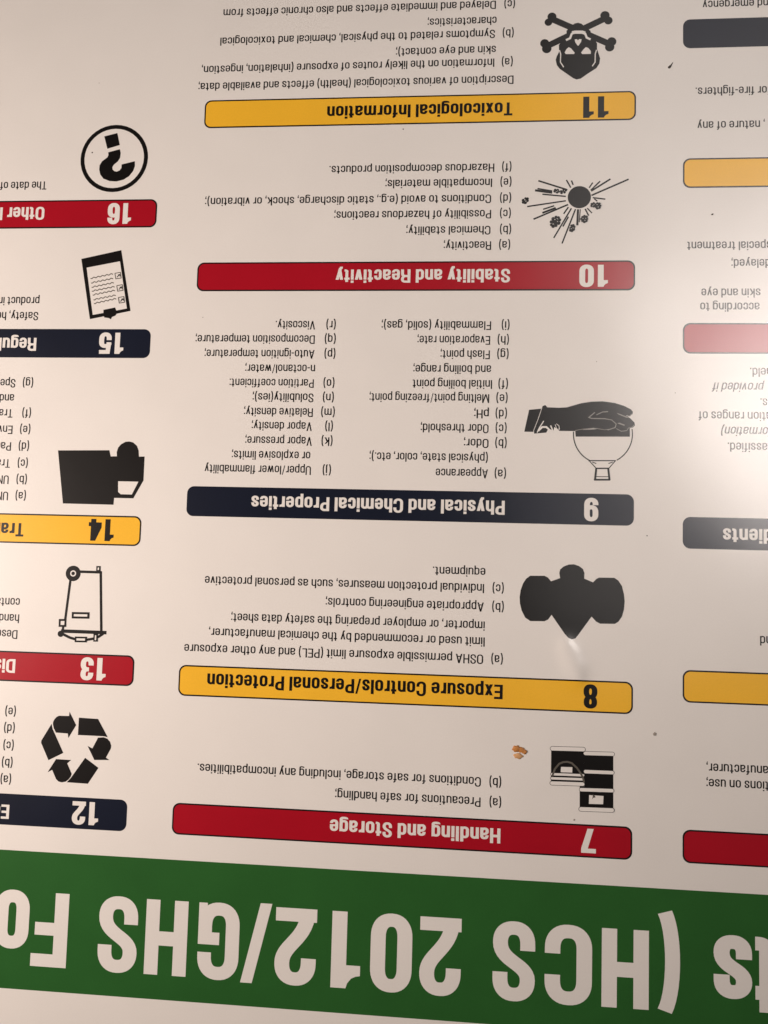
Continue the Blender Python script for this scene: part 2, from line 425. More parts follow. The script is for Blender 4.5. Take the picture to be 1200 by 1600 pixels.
# ------------------------------------------------------------------ what is printed where (millimetres on the sheet)
BODY = [
 (11, 'Description of various toxicological (health) effects and available data;', 'body', 73.34, -265.07, 270.72),
 (11, '(a)', 'body', 73.9, -276.26, None),
 (11, 'Information on the likely routes of exposure (inhalation, ingestion,', 'body', 85.2, -276.26, 269.15),
 (11, 'skin and eye contact);', 'body', 84.37, -284.48, 145.99),
 (11, '(b)', 'body', 73.61, -294.83, None),
 (11, 'Symptoms related to the physical, chemical and toxicological', 'body', 85.13, -294.83, 257.95),
 (11, 'characteristics;', 'body', 84.3, -303.29, 126.74),
 (11, '(c)', 'body', 73.12, -313.69, None),
 (11, 'Delayed and immediate effects and also chronic effects from', 'body', 84.88, -313.69, 256.71),
 (10, '(a)', 'body', 73.6, -160.8, None),
 (10, 'Reactivity;', 'body', 85.09, -160.8, 113.63),
 (10, '(b)', 'body', 73.18, -170.35, None),
 (10, 'Chemical stability;', 'body', 85.64, -170.35, 136.64),
 (10, '(c)', 'body', 73.53, -180.34, None),
 (10, 'Possibility of hazardous reactions;', 'body', 85.44, -180.34, 181.32),
 (10, '(d)', 'body', 73.49, -189.95, None),
 (10, 'Conditions to avoid (e.g., static discharge, shock, or vibration);', 'body', 85.61, -189.95, 263.07),
 (10, '(e)', 'body', 73.46, -199.98, None),
 (10, 'Incompatible materials;', 'body', 85.21, -199.98, 150.21),
 (10, '(f)', 'body', 73.61, -209.43, None),
 (10, 'Hazardous decomposition products.', 'body', 84.02, -209.43, 185.29),
 (9, '(a)', 'body', 73.8, -22.04, None),
 (9, 'Appearance', 'body', 84.49, -22.04, 115.27),
 (9, '(physical state, color, etc.);', 'body', 84.65, -31.2, 155.11),
 (9, '(b)', 'body', 73.72, -40.19, None),
 (9, 'Odor;', 'body', 84.44, -40.19, 98.98),
 (9, '(c)', 'body', 73.87, -49.02, None),
 (9, 'Odor threshold;', 'body', 84.6, -49.02, 124.87),
 (9, '(d)', 'body', 73.82, -57.87, None),
 (9, 'pH;', 'body', 84.57, -57.87, 93.27),
 (9, '(e)', 'body', 73.6, -67.13, None),
 (9, 'Melting point/freezing point;', 'body', 84.55, -67.13, 156.17),
 (9, '(f)', 'body', 73.55, -75.65, None),
 (9, 'Initial boiling point', 'body', 83.0, -75.65, 130.33),
 (9, 'and boiling range;', 'body', 83.72, -84.57, 130.17),
 (9, '(g)', 'body', 73.46, -93.7, None),
 (9, 'Flash point;', 'body', 84.65, -93.7, 114.05),
 (9, '(h)', 'body', 73.42, -102.48, None),
 (9, 'Evaporation rate;', 'body', 84.62, -102.48, 128.11),
 (9, '(i)', 'body', 73.18, -111.47, None),
 (9, 'Flammability (solid, gas);', 'body', 84.21, -111.47, 150.07),
 (90, '(j)', 'body', 178.09, -22.2, None),
 (90, 'Upper/lower flammability', 'body', 190.35, -22.2, 255.78),
 (90, 'or explosive limits;', 'body', 191.04, -30.94, 239.26),
 (90, '(k)', 'body', 177.7, -39.91, None),
 (90, 'Vapor pressure;', 'body', 190.38, -39.91, 231.31),
 (90, '(l)', 'body', 177.8, -48.9, None),
 (90, 'Vapor density;', 'body', 190.69, -48.9, 227.71),
 (90, '(m)', 'body', 176.91, -57.53, None),
 (90, 'Relative density;', 'body', 190.4, -57.53, 232.83),
 (90, '(n)', 'body', 177.79, -66.57, None),
 (90, 'Solubility(ies);', 'body', 190.32, -66.57, 227.83),
 (90, '(o)', 'body', 177.68, -75.44, None),
 (90, 'Partition coefficient:', 'body', 190.43, -75.44, 242.56),
 (90, 'n-octanol/water;', 'body', 189.95, -84.33, 233.14),
 (90, '(p)', 'body', 177.68, -93.44, None),
 (90, 'Auto-ignition temperature;', 'body', 190.65, -93.44, 259.02),
 (90, '(q)', 'body', 177.78, -102.58, None),
 (90, 'Decomposition temperature;', 'body', 190.77, -102.58, 265.1),
 (90, '(r)', 'body', 178.07, -111.54, None),
 (90, 'Viscosity.', 'body', 190.88, -111.54, 215.28),
 (8, '(a)', 'body', 73.85, 86.48, None),
 (8, 'OSHA permissible exposure limit (PEL) and any other exposure', 'body', 85.29, 86.48, 263.41),
 (8, 'limit used or recommended by the chemical manufacturer,', 'body', 84.55, 76.49, 248.78),
 (8, 'importer, or employer preparing the safety data sheet;', 'body', 84.72, 67.24, 235.51),
 (8, '(b)', 'body', 73.8, 56.3, None),
 (8, 'Appropriate engineering controls;', 'body', 85.48, 56.3, 178.68),
 (8, '(c)', 'body', 73.98, 45.5, None),
 (8, 'Individual protection measures, such as personal protective', 'body', 85.49, 45.5, 252.56),
 (8, 'equipment.', 'body', 84.92, 36.14, 115.62),
 (7, '(a)', 'body', 73.4, 167.62, None),
 (7, 'Precautions for safe handling;', 'body', 85.24, 167.62, 169.46),
 (7, '(b)', 'body', 73.59, 156.29, None),
 (7, 'Conditions for safe storage, including any incompatibilities.', 'body', 85.27, 156.29, 252.08),
 (16, 'The date of', 'body', 366.98, -202.08, None),
 (15, 'Safety, health', 'body', 367.27, -117.08, None),
 (15, 'product in', 'body', 367.03, -126.77, None),
 (14, '(g)', 'body', 367.8, -74.08, None),
 (14, 'Special', 'body', 379.5, -74.08, None),
 (14, 'and', 'body', 379.73, -64.47, None),
 (14, '(f)', 'body', 368.03, -54.98, None),
 (14, 'Transport', 'body', 380.12, -54.98, None),
 (14, '(e)', 'body', 367.8, -44.63, None),
 (14, 'Environmental', 'body', 379.46, -44.63, None),
 (14, '(d)', 'body', 367.98, -34.14, None),
 (14, 'Packing', 'body', 379.78, -34.14, None),
 (14, '(c)', 'body', 368.14, -23.44, None),
 (14, 'Transport', 'body', 379.76, -23.44, None),
 (14, '(b)', 'body', 368.09, -13.26, None),
 (14, 'UN', 'body', 379.94, -13.26, None),
 (14, '(a)', 'body', 368.11, -3.11, None),
 (14, 'UN', 'body', 379.7, -3.11, None),
 (13, 'Description', 'body', 368.24, 81.75, None),
 (13, 'handling', 'body', 367.75, 72.13, None),
 (13, 'contaminated', 'body', 367.96, 62.3, None),
 (12, '(e)', 'body', 366.2, 128.46, None),
 (12, '(d)', 'body', 366.26, 138.4, None),
 (12, '(c)', 'body', 366.25, 148.7, None),
 (12, '(b)', 'body', 366.32, 158.96, None),
 (12, '(a)', 'body', 366.61, 168.83, None),
 (5, 'and emergency', 'body', None, -309.28, -39.1),
 (50, 'for fire-fighters.', 'body', None, -254.68, -34.97),
 (50, ', nature of any', 'body', None, -233.5, -36.0),
 (40, 'special treatment', 'body', None, -159.64, -30.1),
 (40, 'delayed;', 'body', None, -148.92, -55.37),
 (40, 'skin and eye', 'body', None, -131.23, -38.2),
 (40, 'according to', 'body', None, -122.76, -37.5),
 (30, 'withheld.', 'body', None, -84.05, -65.66),
 (30, 'provided if', 'italic', None, -75.21, -45.06),
 (30, 'ingredients.', 'body', None, -66.09, -71.29),
 (30, 'concentration ranges of', 'body', None, -58.13, -36.57),
 (30, 'information)', 'italic', None, -49.3, -49.69),
 (30, 'classified.', 'body', None, -40.02, -52.89),
 (20, 'and', 'body', None, 70.39, -70.27),
 (1, 'manufacturer,', 'body', None, 142.48, -40.65),
 (1, 'restrictions on use;', 'body', None, 151.03, -40.64),
]
HEADINGS = [
 (7, 'Handling and Storage', 73.65, 184.42, 171.92),
 (8, 'Exposure Controls/Personal Protection', 73.67, 103.3, 248.5),
 (9, 'Physical and Chemical Properties', 74.31, -3.62, 225.97),
 (10, 'Stability and Reactivity', 73.51, -143.58, 179.12),
 (11, 'Toxicological Information', 73.73, -247.94, 187.92),
 (12, 'Ecological Information', 366.67, 186.0, None),
 (13, 'Disposal Considerations', 368.35, 99.31, None),
 (14, 'Transport Information', 368.25, 16.17, None),
 (15, 'Regulatory Information', 367.34, -100.45, None),
 (16, 'Other Information', 367.23, -185.25, None),
 (3, 'Ingredients', None, 9.75, -50.09),
]
NUMBERS = [
 (7, 20.05, 181.87, 28.23, 13.0),
 (8, 19.93, 101.22, 27.74, 13.34),
 (9, 20.27, -6.21, 28.39, 13.83),
 (10, 15.79, -145.87, 32.53, 12.91),
 (11, 16.17, -250.51, 31.28, 12.82),
 (12, 311.21, 181.81, 327.42, 14.33),
 (13, 311.21, 96.66, 327.05, 13.98),
 (14, 310.75, 12.53, 326.83, 13.51),
 (15, 310.85, -103.87, 326.59, 13.66),
 (16, 310.27, -187.12, 325.59, 13.36),
]
TITLE = [
 ('t', None, -66.63),
 ('s', -64.92, -44.35),
 ('(', -25.76, -14.2),
 ('H', -9.38, 16.36),
 ('C', 21.64, 47.78),
 ('S', 53.15, 76.77),
 ('2', 94.63, 118.09),
 ('0', 122.44, 146.22),
 ('1', 151.93, 168.77),
 ('2', 177.64, 201.72),
 ('/', 204.13, 221.42),
 ('G', 222.93, 247.35),
 ('H', 253.81, 278.93),
 ('S', 283.73, 307.35),
 ('F', 326.22, 348.16),
 ('o', 350.27, None),
]
BARS = {7: 179.56, 8: 98.83, 9: -8.8, 10: -148.5, 11: -253.53, 12: 179.5, 13: 94.46, 14: 10.27, 15: -106.17, 16: -189.56, 1: 179.49, 2: 90.95, 3: 3.61, 4: -110.6, 5: -210.79, 6: -297.78}
PICTOGRAMS = {
 'skull_and_crossbones': [
  ('line', 'ink', [(50.39, -300.52), (16.15, -283.69)], 3.96),
  ('line', 'ink', [(18.28, -300.21), (53.33, -283.34)], 3.96),
  ('disc', 'ink', [(50.64, -302.11)], 2.7),
  ('disc', 'ink', [(52.72, -298.67)], 2.34),
  ('disc', 'ink', [(18.74, -301.9)], 2.79),
  ('disc', 'ink', [(16.71, -298.63)], 2.52),
  ('disc', 'ink', [(54.85, -285.15)], 2.7),
  ('disc', 'ink', [(53.54, -281.67)], 2.88),
  ('disc', 'ink', [(14.61, -285.07)], 2.79),
  ('disc', 'ink', [(15.78, -281.64)], 2.79),
  ('poly', 'ink', [(41.74, -292.81), (38.63, -296.07), (36.84, -297.35), (34.83, -297.77), (32.8, -297.08), (30.99, -295.35), (27.38, -292.37), (26.91, -289.97), (23.29, -284.14), (23.35, -280.81), (21.43, -274.58), (21.85, -271.27), (23.6, -268.47), (28.48, -265.28), (32.91, -262.07), (35.36, -261.57), (37.38, -262.42), (40.99, -265.13), (45.51, -268.57), (47.33, -271.0), (48.05, -274.35), (47.4, -276.72), (46.08, -279.55), (46.23, -283.85), (41.71, -290.41)], None),
  ('line', 'paper', [(42.03, -286.79), (39.53, -287.96), (38.57, -290.8), (37.01, -291.8), (32.3, -291.66), (30.5, -290.65), (29.58, -288.04), (27.24, -286.83)], 1.3),
  ('line', 'paper', [(38.35, -291.37), (36.79, -291.75), (32.3, -291.61), (30.59, -290.94)], 2.07),
  ('poly', 'paper', [(36.74, -287.16), (35.39, -287.21), (34.8, -286.38), (34.14, -287.18), (32.61, -287.13), (32.91, -285.37), (34.46, -283.03), (35.13, -283.29), (36.5, -285.48)], None),
  ('poly', 'paper', [(42.71, -278.98), (41.61, -281.09), (40.28, -282.25), (38.92, -281.49), (36.65, -278.57), (37.09, -277.77), (42.02, -277.91)], None),
  ('poly', 'paper', [(32.85, -278.6), (31.3, -280.8), (29.97, -282.05), (28.62, -281.44), (27.04, -279.49), (27.03, -277.58), (32.17, -277.63)], None),
  ('line', 'paper', [(45.87, -280.5), (45.08, -278.09), (45.2, -272.85), (43.19, -269.56)], 0.63),
  ('line', 'paper', [(23.61, -280.1), (24.35, -277.51), (24.44, -272.29), (26.07, -269.72)], 0.63),
 ],
 'explosion_burst': [
  ('disc', 'ink', [(32.99, -187.68)], 6.87),
  ('line', 'ink', [(57.49, -198.22), (40.11, -192.3)], 1.01),
  ('line', 'ink', [(59.41, -192.24), (49.12, -190.65)], 1.35),
  ('line', 'ink', [(57.91, -193.29), (49.13, -191.66)], 0.94),
  ('line', 'ink', [(54.96, -189.78), (40.97, -188.22)], 0.88),
  ('line', 'ink', [(63.92, -182.18), (40.94, -185.51)], 0.88),
  ('line', 'ink', [(60.06, -174.26), (39.59, -183.17)], 1.01),
  ('line', 'ink', [(54.41, -180.37), (47.82, -182.5)], 0.88),
  ('line', 'ink', [(54.81, -178.11), (46.9, -181.17)], 1.21),
  ('line', 'ink', [(42.17, -177.41), (39.4, -181.59)], 0.88),
  ('line', 'ink', [(47.87, -162.55), (37.59, -180.82)], 0.88),
  ('line', 'ink', [(42.56, -169.58), (39.33, -175.63)], 0.88),
  ('line', 'ink', [(42.92, -159.07), (35.19, -180.29)], 0.88),
  ('line', 'ink', [(34.07, -170.25), (33.69, -180.15)], 1.28),
  ('line', 'ink', [(32.89, -172.12), (32.37, -180.14)], 0.61),
  ('line', 'ink', [(27.38, -176.14), (29.5, -180.36)], 0.88),
  ('line', 'ink', [(25.42, -177.68), (28.31, -180.84)], 0.74),
  ('line', 'ink', [(17.62, -186.24), (25.09, -187.27)], 0.88),
  ('line', 'ink', [(24.18, -186.57), (22.38, -185.04)], 0.81),
  ('line', 'ink', [(4.02, -198.42), (25.87, -188.66)], 1.01),
  ('line', 'ink', [(14.73, -198.7), (26.02, -191.37)], 1.01),
  ('line', 'ink', [(20.81, -197.4), (26.32, -191.81)], 0.88),
  ('line', 'ink', [(25.17, -196.64), (27.23, -193.39)], 0.81),
  ('line', 'ink', [(40.78, -198.5), (38.15, -193.66)], 0.88),
  ('line', 'ink', [(37.77, -198.08), (36.72, -195.29)], 0.88),
  ('disc', 'ink', [(63.79, -187.11)], 0.82),
  ('disc', 'ink', [(63.91, -185.91)], 0.96),
  ('disc', 'ink', [(65.19, -184.79)], 1.11),
  ('disc', 'ink', [(66.35, -184.86)], 0.89),
  ('disc', 'ink', [(66.22, -186.05)], 1.03),
  ('disc', 'ink', [(64.94, -187.18)], 0.82),
  ('disc', 'ink', [(65.07, -185.98)], 0.9),
  ('disc', 'paper', [(64.74, -185.58)], 0.27),
  ('disc', 'paper', [(65.39, -186.39)], 0.27),
  ('disc', 'ink', [(45.15, -191.2)], 0.67),
  ('disc', 'ink', [(46.22, -190.81)], 0.79),
  ('disc', 'ink', [(47.57, -191.55)], 0.91),
  ('disc', 'ink', [(47.33, -192.4)], 0.73),
  ('disc', 'ink', [(45.83, -192.18)], 0.85),
  ('disc', 'ink', [(46.42, -191.63)], 0.72),
  ('disc', 'paper', [(46.74, -191.32)], 0.22),
  ('disc', 'paper', [(45.79, -191.67)], 0.22),
  ('disc', 'ink', [(41.02, -191.85)], 0.63),
  ('disc', 'ink', [(41.8, -190.73)], 0.74),
  ('disc', 'ink', [(43.56, -190.51)], 0.85),
  ('disc', 'ink', [(43.86, -191.51)], 0.68),
  ('disc', 'ink', [(42.29, -192.34)], 0.79),
  ('disc', 'ink', [(42.51, -191.39)], 0.84),
  ('disc', 'paper', [(42.63, -190.87)], 0.2),
  ('disc', 'paper', [(41.93, -191.87)], 0.2),
  ('disc', 'ink', [(45.18, -175.11)], 0.82),
  ('disc', 'ink', [(44.59, -173.65)], 0.96),
  ('disc', 'ink', [(45.17, -171.69)], 1.11),
  ('disc', 'ink', [(46.65, -170.14)], 0.89),
  ('disc', 'ink', [(48.34, -169.72)], 1.03),
  ('disc', 'ink', [(49.44, -170.64)], 0.82),
  ('disc', 'ink', [(49.45, -172.46)], 0.96),
  ('disc', 'ink', [(48.36, -174.33)], 1.11),
  ('disc', 'ink', [(46.67, -175.37)], 0.89),
  ('disc', 'ink', [(47.1, -172.57)], 2.05),
  ('disc', 'paper', [(45.8, -172.63)], 0.27),
  ('disc', 'paper', [(48.15, -171.17)], 0.27),
  ('disc', 'paper', [(47.34, -173.9)], 0.27),
  ('disc', 'ink', [(36.41, -170.27)], 0.72),
  ('disc', 'ink', [(35.95, -169.33)], 0.85),
  ('disc', 'ink', [(36.31, -167.78)], 0.98),
  ('disc', 'ink', [(37.22, -166.8)], 0.79),
  ('disc', 'ink', [(38.0, -167.12)], 0.91),
  ('disc', 'ink', [(38.05, -168.5)], 0.72),
  ('disc', 'ink', [(37.35, -169.91)], 0.85),
  ('disc', 'ink', [(37.04, -168.53)], 0.96),
  ('disc', 'paper', [(36.48, -168.54)], 0.23),
  ('disc', 'paper', [(37.64, -168.09)], 0.23),
  ('disc', 'ink', [(28.31, -174.08)], 0.67),
  ('disc', 'ink', [(28.77, -172.89)], 0.79),
  ('disc', 'ink', [(29.91, -172.4)], 0.91),
  ('disc', 'ink', [(31.05, -172.91)], 0.73),
  ('disc', 'ink', [(31.54, -174.11)], 0.85),
  ('disc', 'ink', [(31.08, -175.3)], 0.67),
  ('disc', 'ink', [(29.94, -175.79)], 0.79),
  ('disc', 'ink', [(28.79, -175.28)], 0.91),
  ('disc', 'ink', [(29.92, -174.09)], 1.63),
  ('disc', 'paper', [(29.58, -173.23)], 0.22),
  ('disc', 'paper', [(30.75, -174.46)], 0.22),
  ('disc', 'paper', [(29.11, -174.44)], 0.22),
  ('disc', 'ink', [(20.63, -182.14)], 0.67),
  ('disc', 'ink', [(21.16, -180.97)], 0.79),
  ('disc', 'ink', [(22.37, -180.69)], 0.91),
  ('disc', 'ink', [(23.34, -181.52)], 0.73),
  ('disc', 'ink', [(23.35, -182.82)], 0.85),
  ('disc', 'ink', [(22.39, -183.62)], 0.67),
  ('disc', 'ink', [(21.18, -183.32)], 0.79),
  ('disc', 'ink', [(22.06, -182.15)], 1.45),
  ('disc', 'paper', [(21.88, -181.35)], 0.22),
  ('disc', 'paper', [(22.55, -182.81)], 0.22),
  ('disc', 'ink', [(23.79, -182.67)], 0.58),
  ('disc', 'ink', [(24.53, -181.73)], 0.68),
  ('disc', 'ink', [(25.73, -182.11)], 0.78),
  ('disc', 'ink', [(25.74, -183.29)], 0.63),
  ('disc', 'ink', [(24.54, -183.64)], 0.73),
  ('disc', 'ink', [(24.87, -182.69)], 0.96),
  ('disc', 'paper', [(25.05, -182.16)], 0.19),
  ('disc', 'paper', [(24.39, -183.01)], 0.19),
 ],
 'gloved_hand_with_flask': [
  ('line', 'ink', [(1.33, -47.25), (1.16, -46.05), (1.08, -44.84), (1.07, -43.62), (1.15, -42.41), (1.3, -41.2), (1.54, -40.01), (1.86, -38.84), (2.26, -37.7), (2.73, -36.58), (3.28, -35.5), (3.89, -34.47), (4.58, -33.47), (5.33, -32.53), (6.14, -31.65), (7.01, -30.83), (7.94, -30.06), (8.91, -29.37), (9.92, -28.75)], 0.65),
  ('line', 'ink', [(25.55, -28.36), (26.59, -28.93), (27.59, -29.58), (28.55, -30.3), (29.45, -31.08), (30.3, -31.93), (31.08, -32.84), (31.81, -33.8), (32.47, -34.81), (33.05, -35.87), (33.57, -36.97), (34.0, -38.1), (34.36, -39.26), (34.64, -40.45), (34.84, -41.65), (34.96, -42.87), (34.99, -44.09), (34.94, -45.31)], 0.65),
  ('poly', 'ink', [(34.02, -46.21), (2.53, -48.1), (2.5, -42.72), (33.69, -42.3)], None),
  ('poly', 'ink', [(61.01, -57.99), (53.73, -58.79), (58.15, -44.81), (63.6, -44.86)], None),
  ('poly', 'ink', [(53.16, -60.2), (51.57, -61.0), (50.37, -59.62), (43.58, -59.39), (38.87, -59.74), (30.66, -62.24), (24.8, -63.21), (18.36, -63.51), (11.35, -62.61), (6.09, -60.98), (2.01, -58.92), (0.84, -57.43), (1.12, -55.92), (2.86, -55.12), (4.6, -55.34), (2.27, -53.51), (-0.06, -51.13), (-0.36, -49.34), (0.79, -48.13), (2.82, -47.68), (3.97, -46.29), (6.58, -45.48), (9.2, -46.52), (10.66, -47.4), (12.98, -46.47), (17.06, -46.42), (23.49, -47.24), (29.34, -46.57), (34.01, -45.6), (43.41, -45.6), (47.54, -46.03), (49.32, -46.92), (50.77, -44.48), (57.84, -43.79), (58.15, -44.81), (55.31, -53.2)], None),
  ('line', 'paper', [(53.5, -59.28), (55.6, -52.59), (58.17, -45.6), (58.02, -43.96)], 0.3),
  ('line', 'paper', [(52.33, -51.42), (54.93, -47.15), (56.08, -44.41)], 0.59),
  ('line', 'paper', [(55.5, -45.45), (53.17, -47.78), (50.81, -47.8), (49.32, -46.49)], 1.1),
  ('poly', 'paper', [(49.32, -46.92), (46.65, -45.44), (50.76, -44.3), (50.19, -45.7)], None),
  ('line', 'paper', [(48.28, -48.74), (47.07, -45.92)], 0.76),
  ('line', 'paper', [(45.7, -49.38), (44.72, -46.67), (43.13, -46.57), (43.45, -48.62), (44.94, -49.81)], 0.34),
  ('poly', 'paper', [(46.09, -47.86), (42.82, -45.37), (46.65, -45.32)], None),
  ('line', 'pale', [(22.7, -56.89), (26.18, -53.83), (24.71, -53.25), (16.53, -53.16)], 0.59),
  ('line', 'pale', [(17.11, -53.15), (13.03, -52.48), (10.39, -50.11), (10.96, -48.0), (15.31, -46.44)], 0.51),
  ('line', 'pale', [(21.81, -55.39), (18.31, -57.12), (15.1, -57.39)], 0.51),
  ('poly', 'pale', [(10.14, -56.72), (8.39, -56.14), (2.56, -53.8), (4.89, -54.02), (9.26, -55.83)], None),
  ('line', 'pale', [(4.89, -54.98), (2.57, -54.88), (1.41, -56.22)], 0.47),
  ('poly', 'pale', [(9.81, -50.6), (8.36, -50.85), (5.33, -49.69), (5.73, -49.08), (8.64, -50.01)], None),
  ('line', 'pale', [(0.22, -49.63), (1.08, -48.42), (3.4, -47.79), (4.26, -46.29), (7.45, -45.82), (10.37, -47.41)], 0.38),
  ('line', 'pale', [(34.02, -45.96), (29.34, -46.87), (23.49, -47.54), (17.06, -46.6), (13.28, -47.07)], 0.34),
  ('line', 'ink', [(26.24, -28.19), (10.42, -28.44)], 0.65),
  ('line', 'ink', [(22.12, -23.71), (14.28, -23.85)], 0.83),
  ('line', 'ink', [(25.66, -28.02), (21.66, -23.72)], 0.53),
  ('line', 'ink', [(10.83, -28.25), (14.45, -23.84)], 0.53),
  ('line', 'ink', [(21.66, -23.72), (22.3, -17.03)], 1.18),
  ('line', 'ink', [(14.8, -23.84), (14.06, -17.18)], 1.18),
  ('line', 'ink', [(21.79, -18.83), (14.53, -18.96)], 0.47),
  ('round', 'ink', [(22.53, -17.03), (13.94, -17.18)], 1.06),
  ('line', 'ink', [(24.02, -27.39), (21.68, -26.59)], 0.53),
  ('line', 'ink', [(14.71, -26.7), (12.16, -27.58)], 0.53),
 ],
 'respirator_mask': [
  ('poly', 'ink', [(64.85, 52.65), (64.33, 48.52), (62.93, 44.36), (61.22, 41.66), (58.9, 39.94), (50.74, 39.72), (48.69, 40.72), (46.92, 42.84), (41.72, 40.82), (42.22, 37.89), (41.77, 35.82), (39.76, 34.0), (36.87, 32.81), (33.98, 32.61), (31.07, 33.48), (28.74, 35.18), (27.85, 37.5), (28.0, 40.72), (22.9, 42.75), (21.19, 40.83), (19.47, 39.9), (10.84, 39.78), (8.54, 41.35), (6.51, 44.49), (5.34, 49.12), (4.92, 53.17), (5.29, 57.83), (6.41, 61.92), (8.39, 64.88), (10.38, 66.22), (18.68, 66.38), (20.98, 65.29), (23.59, 62.47), (31.25, 73.47), (32.67, 75.25), (34.68, 75.9), (36.71, 75.1), (38.75, 72.85), (46.39, 62.15), (48.38, 65.01), (50.4, 66.01), (58.53, 66.16), (61.47, 64.27), (63.57, 60.23), (64.62, 56.16)], None),
 ],
 'storage_drums': [
  ('poly', 'ink', [(45.64, 138.95), (27.05, 138.65), (26.87, 157.84), (45.57, 158.05)], None),
  ('poly', 'ink', [(27.03, 140.8), (10.76, 140.59), (10.57, 169.65), (29.28, 170.07), (29.39, 158.6), (26.86, 158.48)], None),
  ('round', 'ink', [(26.34, 140.07), (11.14, 139.81)], 2.49),
  ('round', 'paper', [(26.34, 140.07), (11.14, 139.81)], 2.01),
  ('round', 'ink', [(45.0, 138.22), (27.6, 137.92)], 2.71),
  ('round', 'paper', [(45.0, 138.22), (27.6, 137.92)], 2.22),
  ('round', 'ink', [(26.24, 150.26), (11.23, 150.14)], 2.38),
  ('round', 'paper', [(26.24, 150.26), (11.23, 150.14)], 1.9),
  ('round', 'ink', [(28.56, 160.43), (11.33, 160.12)], 2.38),
  ('round', 'paper', [(28.56, 160.43), (11.33, 160.12)], 1.9),
  ('round', 'ink', [(28.57, 171.21), (11.25, 170.96)], 2.71),
  ('round', 'paper', [(28.57, 171.21), (11.25, 170.96)], 2.22),
  ('round', 'ink', [(45.09, 152.55), (27.57, 152.36)], 1.84),
  ('round', 'paper', [(45.09, 152.55), (27.57, 152.36)], 1.35),
  ('round', 'ink', [(45.06, 154.86), (27.55, 154.61)], 1.84),
  ('round', 'paper', [(45.06, 154.86), (27.55, 154.61)], 1.35),
  ('round', 'ink', [(45.03, 157.54), (27.79, 157.29)], 2.49),
  ('round', 'paper', [(45.03, 157.54), (27.79, 157.29)], 2.01),
  ('poly', 'paper', [(40.01, 148.23), (33.64, 148.09), (33.72, 151.15), (40.19, 151.24)], None),
  ('poly', 'paper', [(24.14, 163.15), (16.11, 163.28), (16.29, 167.87), (24.2, 168.06)], None),
  ('poly', 'grey', [(22.22, 162.52), (20.92, 163.42), (20.49, 164.3), (21.77, 164.53), (22.51, 165.47), (22.1, 164.01)], None),
  ('line', 'grey', [(44.92, 153.73), (43.51, 149.63), (41.11, 146.56), (38.96, 145.54), (36.53, 145.21), (34.09, 145.8), (31.1, 148.35), (28.92, 151.35), (27.66, 153.7), (26.99, 156.35)], 1.08),
 ],
 'recycling_symbol': [
  ('poly', 'ink', [(342.43, 135.86), (341.73, 134.28), (340.41, 132.76), (339.05, 132.04), (332.64, 131.9), (332.51, 129.37), (327.9, 137.15), (332.35, 144.95), (332.83, 142.32), (340.32, 142.11), (341.89, 139.39), (342.49, 137.2)], None),
  ('poly', 'ink', [(343.35, 137.01), (342.57, 139.86), (334.95, 153.89), (344.01, 158.59), (349.21, 148.57), (349.16, 147.24)], None),
  ('poly', 'ink', [(326.48, 132.62), (314.5, 132.91), (307.89, 143.43), (310.46, 142.97), (326.5, 142.93)], None),
  ('poly', 'ink', [(313.89, 143.92), (310.43, 143.54), (308.07, 144.32), (306.36, 146.0), (305.45, 148.38), (305.67, 150.15), (308.39, 155.45), (306.15, 156.75), (315.47, 157.18), (320.09, 149.13), (317.09, 150.44)], None),
  ('poly', 'ink', [(321.23, 156.13), (312.67, 161.65), (318.7, 171.27), (331.84, 171.03), (329.44, 168.37)], None),
  ('poly', 'ink', [(339.3, 157.71), (329.82, 157.84), (332.17, 159.93), (329.03, 165.94), (329.49, 167.49), (330.78, 169.31), (332.56, 170.71), (334.85, 171.26), (336.98, 170.84), (338.6, 169.47), (341.34, 164.19), (344.14, 165.77)], None),
 ],
 'waste_bin': [
  ('line', 'ink', [(331.33, 45.01), (317.52, 45.04)], 1.62),
  ('line', 'ink', [(317.73, 44.37), (315.34, 81.21)], 1.62),
  ('line', 'ink', [(336.54, 50.0), (338.47, 74.54)], 1.55),
  ('line', 'ink', [(339.44, 78.63), (339.8, 82.03)], 1.48),
  ('line', 'ink', [(340.73, 81.31), (312.07, 81.37)], 2.12),
  ('disc', 'ink', [(335.06, 46.2)], 4.73),
  ('disc', 'paper', [(335.06, 46.2)], 1.87),
  ('disc', 'ink', [(335.06, 46.2)], 1.13),
  ('disc', 'ink', [(340.81, 83.01)], 1.91),
  ('line', 'ink', [(340.11, 82.71), (337.93, 83.82), (335.02, 85.07), (331.44, 85.96)], 1.55),
  ('line', 'ink', [(324.56, 86.07), (320.56, 85.36), (316.78, 83.88), (314.07, 82.01)], 1.55),
  ('poly', 'ink', [(342.5, 74.09), (337.66, 73.93), (337.52, 78.74), (342.36, 78.9)], None),
  ('poly', 'paper', [(341.16, 75.27), (338.86, 75.19), (338.86, 77.56), (341.16, 77.64)], None),
  ('poly', 'ink', [(334.51, 69.6), (323.36, 69.42), (323.28, 73.34), (334.42, 73.53)], None),
  ('poly', 'paper', [(333.09, 70.84), (324.62, 70.74), (324.69, 72.1), (333.16, 72.2)], None),
  ('poly', 'ink', [(320.62, 41.31), (317.94, 41.24), (317.9, 44.54), (320.58, 44.61)], None),
  ('poly', 'paper', [(319.66, 42.17), (318.81, 42.15), (318.87, 43.68), (319.71, 43.7)], None),
  ('poly', 'ink', [(331.75, 84.32), (324.14, 84.2), (324.09, 87.63), (331.69, 87.76)], None),
  ('poly', 'paper', [(330.56, 85.36), (325.21, 85.31), (325.27, 86.6), (330.63, 86.64)], None),
